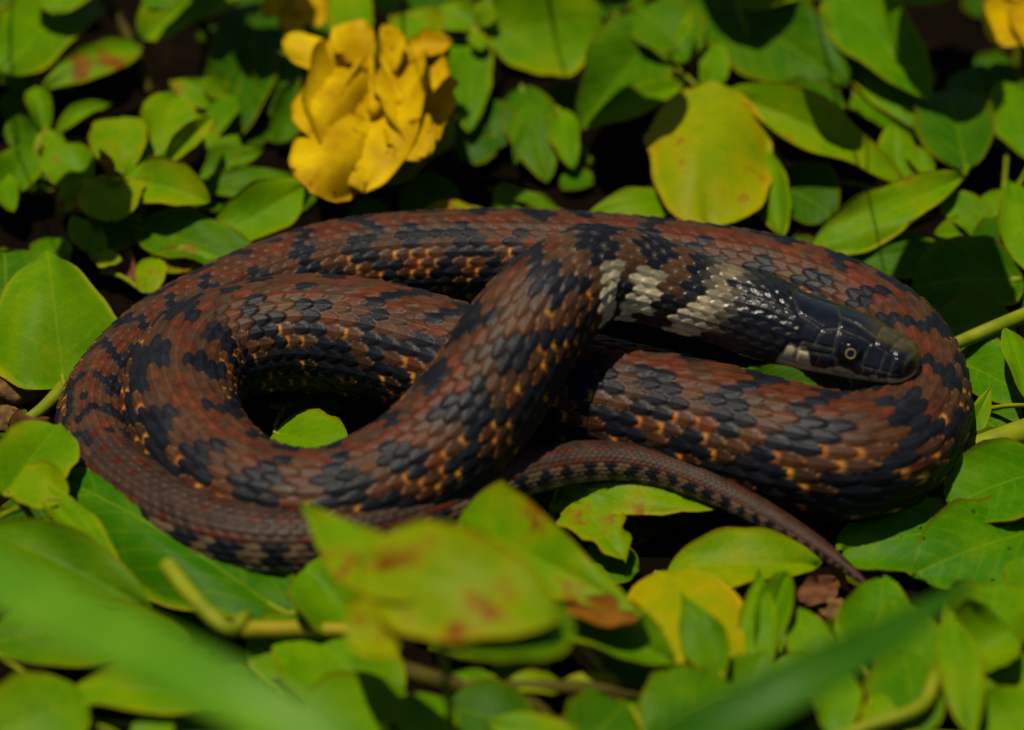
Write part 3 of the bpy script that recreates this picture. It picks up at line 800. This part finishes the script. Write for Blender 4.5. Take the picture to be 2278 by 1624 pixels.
sp('upright leaf curling beside the tip of the tail',
   [(1950, 1460, 60, 1965, 1282, 130, 140, .6, dict(shp='heart', y=.14, cup=.25)),
    (1880, 1440, 30, 1900, 1330, 60, 60, .5, dict(shp='round', y=.4, s=.2)),
    (2040, 1590, 120, 1985, 1330, 160, 150, .6, dict(shp='ovate', y=.22, k=.1))])
sp('pair of narrow upright leaves with a rusty joint in front of the tail',
   [(1690, 1520, 120, 1688, 1262, 190, 78, .65, dict(shp='lance', y=.36, cup=.1)),
    (1690, 1480, 130, 1750, 1275, 170, 66, .5, dict(shp='ovate', y=.26, fold=.5)),
    (1710, 1500, 130, 1860, 1530, 120, 85, .4, dict(shp='ovate', y=.3)),
    (1830, 1520, 120, 1775, 1352, 165, 92, .6, dict(shp='ovate', y=.33, cup=.15)),
    (1640, 1580, 110, 1700, 1450, 170, 120, .5, dict(shp='ovate', y=.26, k=.2))])
sp('round leaf curled into a cup beside the flat wet leaf',
   [(2190, 1490, 110, 2215, 1306, 170, 165, .6, dict(shp='round', y=.33, cup=.5, s=.1)),
    (2150, 1470, 150, 2250, 1400, 190, 130, .6, dict(shp='round', y=.36, cup=.4)),
    (2320, 1480, 140, 2162, 1552, 130, 88, .4, dict(shp='round', y=.3)),
    (2320, 1570, 150, 2150, 1620, 140, 90, .4, dict(shp='round', y=.36)),
    (2300, 1320, 80, 2270, 1240, 110, 90, .5, dict(shp='round', y=.25))])
tall_plant = sp('tall narrow leaf rising from a pale bent stem beside the cup-curled leaf',
   [(2165, 1640, 180, 2098, 1330, 230, 84, .6, dict(shp='lance', y=.38, cup=.12)),
    (2040, 1640, 150, 2010, 1450, 170, 150, .5, dict(shp='ovate', y=.18, k=.3)),
    (1870, 1640, 150, 1850, 1480, 190, 88, .5, dict(shp='ovate', y=.28)),
    (1940, 1650, 150, 1960, 1540, 180, 66, .5, dict(shp='ovate', y=.42))], stem=[(2085, 1500, 200), (2050, 1570, 190), (1950, 1610, 180), (1850, 1640, 150)], stem_r=13, mat=STEM)
# --- in front of the snake
sp('torn bright leaf with red spots just below the thin part of the tail',
   [(1243, 1085, 100, 1622, 1130, 110, 86, .45, dict(shp='ovate', y=.52, s=.22, tear=.2)),
    (1255, 1090, 90, 1390, 1245, 70, 120, .5, dict(shp='heart', y=.5, s=.45, tear=.45, rip=.05)),
    (1300, 1240, 30, 1420, 1270, 30, 90, .4, dict(shp='round', y=.15, k=.5)),
    (1080, 1150, 40, 1160, 1090, 60, 34, .4, dict(shp='lance', y=.45))])
sp('leaf with a yellow sunlit point under the tail',
   [(1480, 1275, 60, 1822, 1254, 90, 118, .4, dict(shp='ovate', y=.55, s=.06, bend=.08)),
    (1500, 1290, 30, 1640, 1330, 30, 90, .4, dict(shp='round', y=.15, k=.7))])
yellow_plant = sp('arched pale yellow leaf in front of the tail',
   [(1530, 1580, 120, 1495, 1268, 165, 262, .6, dict(shp='round', y=.80, s=.12, bend=.10, cup=-.15)),
    (1610, 1510, 170, 1515, 1322, 240, 88, .6, dict(shp='lance', y=.26, k=.2, s=.15))])
sp('big blurred leaf with a rusty red patch standing before the coil',
   [(800, 1240, 640, 1235, 1375, 630, 190, .6, dict(shp='ovate', y=.62, s=.42, cup=.10, rip=.04)),
    (930, 1340, 630, 668, 1108, 600, 118, .6, dict(shp='tri', y=.5, s=.3, bend=-.08, cup=.2)),
    (880, 1400, 590, 770, 1420, 590, 100, .5, dict(shp='round', y=.72, s=.45)),
    (1270, 1375, 590, 985, 1440, 590, 120, .4, dict(shp='ovate', y=.22, k=.3))])
sp('three-cornered bright leaf with a red spot pointing up at the tail of the snake',
   [(1428, 1368, 300, 1022, 1168, 300, 205, .6, dict(shp='fan', y=.5, s=.32, fold=.12, rip=.025)),
    (1420, 1375, 292, 1255, 1352, 290, 50, .4, dict(shp='ovate', y=.6, s=1.1))])
sp('folded green leaf with a lit lower rim under the three-cornered leaf',
   [(1240, 1378, 215, 1500, 1470, 215, 105, .5, dict(shp='ovate', y=.26, k=.1, fold=.25)),
    (1500, 1560, 130, 1320, 1480, 140, 120, .4, dict(shp='ovate', y=.15, k=.55)),
    (1440, 1640, 150, 1640, 1530, 170, 150, .4, dict(shp='ovate', y=.2, k=.3))])
sp('round cupped leaf with a dark middle beside the rusty blurred leaf',
   [(800, 1400, 170, 680, 1262, 220, 150, .75, dict(shp='round', y=.30, cup=.45)),
    (640, 1380, 150, 870, 1570, 150, 190, .5, dict(shp='round', y=.30)),
    (800, 1480, 150, 860, 1560, 140, 90, .5, dict(shp='ovate', y=.6, s=.3))], stem=[(540, 1402, 180), (700, 1400, 180), (850, 1408, 190)], stem_r=15, mat=STEM_Y)
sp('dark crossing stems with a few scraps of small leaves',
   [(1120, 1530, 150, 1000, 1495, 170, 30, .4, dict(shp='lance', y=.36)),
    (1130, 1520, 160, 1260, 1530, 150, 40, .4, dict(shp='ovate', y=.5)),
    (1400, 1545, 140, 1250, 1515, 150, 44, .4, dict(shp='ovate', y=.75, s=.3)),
    (1180, 1640, 130, 1000, 1570, 150, 130, .4, dict(shp='round', y=.1, k=.75)),  # dark tint replaces shade that nothing casts here
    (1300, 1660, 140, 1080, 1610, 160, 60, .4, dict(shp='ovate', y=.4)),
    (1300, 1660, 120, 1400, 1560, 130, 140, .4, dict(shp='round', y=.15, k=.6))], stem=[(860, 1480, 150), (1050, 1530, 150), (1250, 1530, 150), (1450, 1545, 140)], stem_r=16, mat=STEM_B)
sp('long dark green leaf along the outer edge of the coil near the yellow bent stem',
   [(650, 1372, 110, 105, 1052, 170, 215, .5, dict(shp='ovate', y=.05, cup=-.15, k=.30))], stem=[(372, 1255, 360), (430, 1330, 350), (510, 1400, 330), (548, 1370, 300)], stem_r=15, mat=STEM)
sp('blurred round leaf and olive leaves between the bright grass blade and the coil',
   [(10, 1100, 230, 130, 945, 250, 155, .6, dict(shp='round', y=.36)),
    (150, 1110, 240, 20, 1060, 230, 90, .5, dict(shp='ovate', y=.5)),
    (-40, 1180, 250, 330, 1350, 200, 120, .5, dict(shp='ovate', y=.30, k=.4)),
    (80, 1080, 230, 310, 1330, 190, 60, .4, dict(shp='lance', y=.42))])
sp('low olive leaves in the shade under the bright grass blade',
   [(-40, 1430, 170, 420, 1420, 170, 130, .3, dict(shp='ovate', y=.35, k=.35)),
    (140, 1545, 180, 570, 1590, 170, 78, .35, dict(shp='ovate', y=.45, bend=.15)),
    (-40, 1640, 190, 200, 1560, 200, 150, .4, dict(shp='round', y=.32)),
    (300, 1660, 170, 380, 1600, 190, 60, .4, dict(shp='round', y=.3)),
    (560, 1650, 150, 420, 1500, 150, 160, .4, dict(shp='round', y=.2, k=.4))])
sp('green leaves at the end of the bright grass blade',
   [(680, 1640, 170, 900, 1540, 180, 130, .4, dict(shp='ovate', y=.3)),
    (900, 1650, 180, 1000, 1560, 190, 110, .4, dict(shp='ovate', y=.28)),
    (560, 1480, 120, 700, 1420, 150, 120, .4, dict(shp='round', y=.32))])

sp('tall leafy stems standing higher than the rest beyond the flowers',  # leaves added out of view to shade patches of the plants below
   [(1500, -330, 600, 1740, -330, 600, 260, .0, dict(y=.3)), (1180, -300, 560, 1330, -360, 560, 200, .0, dict(y=.3)),
    (1950, -280, 560, 2110, -250, 560, 230, .0, dict(y=.3)), (330, -330, 560, 470, -310, 560, 180, .0, dict(y=.3))], back=.08, stem_r=3.5)
for lb, x_, y2, l_, w2 in (('beyond the head end of the coil', 1990, -300, 300, 230), ('beyond the rusty-spotted leaf', 1240, -560, 260, 190), ('beyond the half-moon leaf', 380, -720, 220, 170),
                   ('beyond the broad-petalled yellow flower', 2010, -640, 240, 190), ('beyond the round shading leaf', -110, -400, 220, 170), ('beyond the largest flower', 860, -520, 200, 130)):
    sp('added unseen tall stem casting shade, ' + lb, [(x_ - l_ / 2, y2, 1130, x_ + l_ / 2, y2 - 30, 1150, w2, .0, dict(y=.3)), (x_ - l_ / 2, y2 - 60, 900, x_ - l_, y2 - 80, 920, w2 * .7, .0, dict(y=.3))], back=.14, stem_r=3.2)  # higher leaves added beyond the frame only for the shade they cast
# --- grass blades: long folded ribbons
def blade(name, label, pts, widths, mat, fold=.25, group=None, n=14):
    ctr = catmull([np.append(at(*p), w) for p, w in zip(pts, widths)], n)
    P_, Wd = ctr[:, :3], ctr[:, 3] * U
    Tn = np.gradient(P_, axis=0); Tn /= np.linalg.norm(Tn, axis=1, keepdims=True)
    nv = 9; vs = []
    for p, t, w_ in zip(P_, Tn, Wd):
        tc_ = CAM - p; tc_ /= np.linalg.norm(tc_)
        N = np.array([0, 0, 1.0]) * .55 + tc_ * .45; N -= t * np.dot(N, t); N /= np.linalg.norm(N)
        s1 = np.cross(N, t)
        for q in np.linspace(-1, 1, nv):
            vs.append(p + s1 * q * w_ / 2 + N * (abs(q) * fold * w_ * .5 + .02 * w_ * math.cos(q * 16)))
    vs = np.array(vs); m_ = len(P_)
    bot = vs - np.array([0, 0, .00022])
    g = np.arange(m_ * nv).reshape(m_, nv); M = m_ * nv
    f1 = np.stack([g[:-1, :-1], g[:-1, 1:], g[1:, 1:], g[1:, :-1]], -1).reshape(-1, 4)
    rimi = np.concatenate([g[:, 0], g[-1, 1:], g[-2::-1, -1], g[0, -2:0:-1]]); r2 = np.roll(rimi, -1)
    F_ = np.concatenate([f1, f1[:, ::-1] + M, np.stack([r2, rimi, rimi + M, r2 + M], -1)])
    o = vs[0].copy(); o[2] = min(o[2], 0.0) if False else o[2]
    ob = mesh_obj(name, np.concatenate([vs, bot]) - o, F_, mat); ob.location = o
    ob['label'] = label; ob['category'] = 'grass blade'; ob['kind'] = 'thing'
    return ob
blade('wild_grass', 'wide bright green grass blade bending across the plants before the coil',
      [(-900, 900, 0), (-420, 1060, 700), (-60, 1270, 1000), (300, 1440, 1120), (620, 1600, 1130), (900, 1760, 1060), (1300, 2050, 800)], [40, 70, 88, 90, 88, 84, 70], GRASS)
blade('wild_grass', 'dark green grass blade slanting up across the plants below the tail tip',
      [(1050, 2100, 300), (1400, 1730, 720), (1720, 1550, 860), (1980, 1410, 880), (2160, 1290, 860)], [60, 74, 80, 56, 5], GRASS_D)
g3 = catmull([at(2560, 590, 60), at(2300, 693, 120), at(2180, 742, 110), at(2080, 785, 60)], 8)
vs, fs = tube(g3, np.linspace(19, 14, len(g3)) * U, 12)
g3o = mesh_obj('grass_stalk', np.array(vs) - g3[0], fs, STEM); g3o.location = g3[0]
g3o['label'] = 'pale green grass stalk leaning in to the coil beside the head of the snake'; g3o['category'] = 'grass stalk'

# ------------------------------------------------------------------ flowers
def flower(label, node, petals, stamens=(), sepals=(), stalk=None):
    nd = at(*node); gp = nd.copy(); gp[2] = 0; gp[1] += .004
    root = empty('yellow_flower', gp, label, 'flower', 'yellow flowers among the leaves')
    pts = catmull([gp, gp * .4 + nd * .6 + np.array([0, .006, .006]), nd], 8)
    vs, fs = tube(pts, np.linspace(9, 8, len(pts)) * U)
    mesh_obj('stalk', np.array(vs) - gp, fs, STEM, root)
    for l in petals:
        SEED[0] += 1
        vs, F_, att = leaf_mesh(at(*l[0:3]), at(*l[3:6]), l[6], l[7], seed=SEED[0], origin=gp, thick=.0002, **(l[8] if len(l) > 8 else {}))
        mesh_obj('petal', vs, F_, PETAL, root, attrs=att)
    for l in sepals:
        SEED[0] += 1
        vs, F_, att = leaf_mesh(at(*l[0:3]), at(*l[3:6]), l[6], l[7], seed=SEED[0], origin=gp, **(l[8] if len(l) > 8 else {}))
        mesh_obj('sepal', vs, F_, LEAF, root, attrs=att)
    for a0, b0 in stamens:
        A0, B0 = at(*a0), at(*b0)
        pts = catmull([A0, (A0 + B0) / 2 + np.array([0, -.0006, .0004]), B0], 6)
        v1 = tube(pts, np.linspace(8, 11, len(pts)) * U, 8)
        so = mesh_obj('stamen', np.array(v1[0]) - gp, v1[1], PETAL, root)
        d_ = B0 - A0; d_ /= np.linalg.norm(d_)
        pts = np.array([B0 - d_ * .0012, B0 - d_ * .0004, B0 + d_ * .001, B0 + d_ * .0018])
        v2 = tube(pts, np.array([8, 19, 17, 4]) * U, 9)
        mesh_obj('anther', np.array(v2[0]) - gp, v2[1], PETAL, so)
    return root
pk = dict(shp='petal', rip=.05, cup=.2)
flower('large nodding yellow flower with ragged petals and stamens', (830, 140, 250),
  [(820, 150, 262, 632, 90, 320, 92, .35, dict(shp='round', cup=-.3, rip=.04)),
   (830, 140, 262, 740, 62, 335, 120, .25, dict(shp='petal', cup=.1, rip=.06, tear=.15)),
   (850, 140, 262, 900, 82, 335, 110, .25, dict(shp='petal', cup=.1, rip=.06, tear=.15)),
   (870, 140, 262, 1006, 90, 315, 74, .35, dict(shp='petal', cup=.1, rip=.06, tear=.3)),
   (835, 110, 215, 810, 415, 190, 285, .85, dict(shp='round', cup=.30, rip=.03)),
   (800, 150, 262, 690, 305, 258, 160, .85, dict(shp='round', cup=-.30, rip=.02)),
   (815, 265, 232, 690, 420, 232, 185, .85, dict(shp='round', cup=-.30, rip=.02)),
   (900, 120, 240, 945, 340, 215, 200, .85, dict(shp='round', cup=.25, rip=.05, tear=.22)),
   (890, 270, 235, 945, 350, 230, 120, .7, dict(shp='round', cup=.1, rip=.06, tear=.2)),
   (930, 120, 255, 990, 240, 240, 80, .7, dict(shp='round', cup=.2, rip=.05, tear=.3))],
  stamens=[((805, 130, 275), (750, 215, 268)), ((825, 130, 280), (832, 240, 262)), ((850, 130, 280), (892, 222, 268))],
  sepals=[(990, 250, 130, 855, 412, 110, 130, .6, dict(shp='round', y=.58)), (720, 130, 230, 615, 115, 240, 26, .5, dict(shp='lance', y=.5)), (880, 110, 240, 930, 40, 250, 100, .5, dict(shp='round', y=.5))])
flower('small yellow flower standing behind the large nodding one', (660, -20, 220),
  [(665, -20, 230, 585, 40, 210, 70, .6, pk), (665, -10, 230, 640, 78, 205, 80, .7, pk), (670, -15, 230, 715, 55, 215, 90, .7, pk), (660, -20, 230, 600, -40, 250, 70, .5, pk)],
  stamens=[((665, -10, 240), (660, 20, 235))])
flower('yellow flower with broad smooth petals, farthest from the largest flower', (2290, -10, 260),
  [(2300, -20, 270, 2215, 96, 250, 150, .7, dict(shp='blunt', cup=.2, rip=.03)), (2310, -10, 275, 2300, 110, 255, 130, .7, pk), (2290, -20, 280, 2180, -30, 300, 100, .5, pk), (2310, -20, 275, 2400, 60, 260, 120, .6, pk)])

# ------------------------------------------------------------------ dead leaves, clods
def dead(label, b, t, w, f, **kw):
    SEED[0] += 1
    B = at(*b); vs, F_, att = leaf_mesh(B, at(*t), w, f, seed=SEED[0], rip=.10, tear=.4, shp='ovate', **kw)
    o = mesh_obj('dead_leaf', vs, F_, DEAD, attrs=att); o.location = B
    o['label'] = label; o['category'] = 'dead leaf'; o['group'] = 'dead leaf scraps'
dead('crumpled reddish-brown leaf scrap between the coil and the three-cornered leaf', (930, 1200, 60), (1075, 1150, 60), 70, .5)
dead('brown dead leaf on the soil under the yellow sunlit leaf point', (1560, 1310, 20), (1760, 1260, 30), 110, .4)
dead('dark red-brown curled scrap beside the tail tip', (1780, 1340, 50), (1860, 1290, 50), 60, .5)
dead('small red scrap inside the open loop of the coil', (765, 990, 40), (840, 975, 40), 34, .5)
dead('red-brown scrap on the soil behind the large drooping leaf', (250, 560, 30), (310, 640, 30), 60, .5)
dead('brown scrap beside the soil lump', (20, 960, 25), (110, 930, 25), 60, .4)

def clod(label, x, y, z, size, seed):
    rs = np.random.RandomState(seed); vs, fs = uvs(1.0, 40, 24)
    vs = np.array(vs); ph = rs.rand(12) * 6.28
    r = 1 + .18 * np.sin(vs[:, 0] * 3 + ph[0]) * np.sin(vs[:, 1] * 3.4 + ph[1]) + .12 * np.sin(vs[:, 2] * 6 + ph[2] + vs[:, 0] * 4) + .07 * np.sin(vs[:, 0] * 13 + ph[3]) * np.sin(vs[:, 1] * 12 + ph[4]) * np.sin(vs[:, 2] * 11 + ph[5])
    vs = vs * r[:, None] * np.array([1.2, .9, .75]) * size * U
    o = mesh_obj('soil_lump', vs, fs, CLOD); o.location = at(x, y, z)
    o['label'] = label; o['category'] = 'soil lump'; o['group'] = 'lumps of soil'
clod('crumbly light brown soil lump beneath the large drooping leaf', 40, 860, 30, 62, 1)
clod('small dark soil lump beside the light brown one', 20, 935, 16, 34, 2)
clod('brown soil lump behind the arched pale yellow leaf', 1640, 1370, 20, 46, 3)
clod('dark soil lump under the tip of the tail', 1850, 1360, 20, 40, 4)

# ------------------------------------------------------------------ low ground cover (a mass of small leaves on the soil)
rs = np.random.RandomState(7)
cv, cf, cab, ct_ = [], [], [], []
count = 0
plan = cl[::12, :3] * U; prad = cl[::12, 3] * U
for q in range(4000):
    inner = q < 220
    if inner: x, y_ = rs.uniform(-.11, .11), rs.uniform(-.12, .17)
    else:
        x, y_ = rs.uniform(-.42, .42), rs.uniform(-.40, .46)
        if abs(x) < .10 and -.10 < y_ < .14: continue
    z = rs.uniform(3, 26) if inner else rs.uniform(5, 150)
    dmin = np.min(np.hypot(plan[:, 0] - x, plan[:, 1] - y_) - prad)
    if dmin < .004: z = rs.uniform(1, 12)
    B = np.array([x, y_, z * U]); an = rs.uniform(0, 6.28); ln = rs.uniform(70, 150) * U
    tilt = rs.uniform(-.25, .35) if inner else rs.uniform(-.5, .6)
    if dmin < .01: tilt = 0.05
    Tp = B + ln * np.array([math.cos(an), math.sin(an), tilt * .5])
    Tp[2] = max(Tp[2], 2 * U)
    w2 = rs.uniform(.7, .95)
    vs, F_, att = leaf_mesh(B, Tp, ln / U * w2, 0.0 if dmin < .01 else rs.uniform(0, .5), shp=('round', 'ovate', 'round')[q % 3], cup=rs.uniform(-.1, .2), y=rs.uniform(.05, .35), k=rs.uniform(.3, 1.0), s=rs.uniform(0, .3) if q % 4 == 0 else 0, seed=q, na=7, nb=5, origin=np.zeros(3))
    cf.append(F_ + count); count += len(vs); cv.append(vs); cab.append(att['leaf_ab'][1]); ct_.append(att['leaf_tint'][1])
gc = mesh_obj('ground_cover', np.concatenate(cv), np.concatenate(cf), LEAF, attrs={'leaf_ab': ('FLOAT_VECTOR', np.concatenate(cab)), 'leaf_tint': ('FLOAT_VECTOR', np.concatenate(ct_))})
gc['kind'] = 'stuff'; gc['label'] = 'low mass of small creeping leaves covering the soil'; gc['category'] = 'ground cover'

# ------------------------------------------------------------------ dewdrops
def drop_mat():
    k = NT('water'); k.b.inputs['Base Color'].default_value = (1, 1, 1, 1); k.b.inputs['Roughness'].default_value = .0
    k.b.inputs['IOR'].default_value = 1.33; k.b.inputs['Transmission Weight'].default_value = 1.0
    return k.m
DROP = drop_mat()
def dew(plant, n, label, seed, lo, hi):
    rs_ = np.random.RandomState(seed); lv = [ch for ch in plant.children if ch.name.startswith('leaf')]
    for q in range(n):
        ob = lv[rs_.randint(len(lv))]; me = ob.data; half = len(me.vertices) // 2
        v = me.vertices[rs_.randint(30, half - 30)].co
        r = rs_.uniform(lo, hi) * U
        vs, fs = uvs(r, 14, 9, .7)
        o = mesh_obj('dewdrop', vs, fs, DROP); o.location = Vector(plant.location) + v + Vector((0, 0, r * .25))
        o['label'] = label; o['category'] = 'dewdrop'; o['group'] = label.replace('tiny clear dewdrop', 'dewdrops')
dew(wet_plant, 16, 'tiny clear dewdrop on the flat wet leaf beside the tail tip', 3, 2.2, 5.0)
dew(yellow_plant, 3, 'tiny clear dewdrop on the arched pale yellow leaf', 4, 2.5, 4.5)
dew(tall_plant, 4, 'tiny clear dewdrop on the tall narrow leaf', 5, 2.5, 4.5)
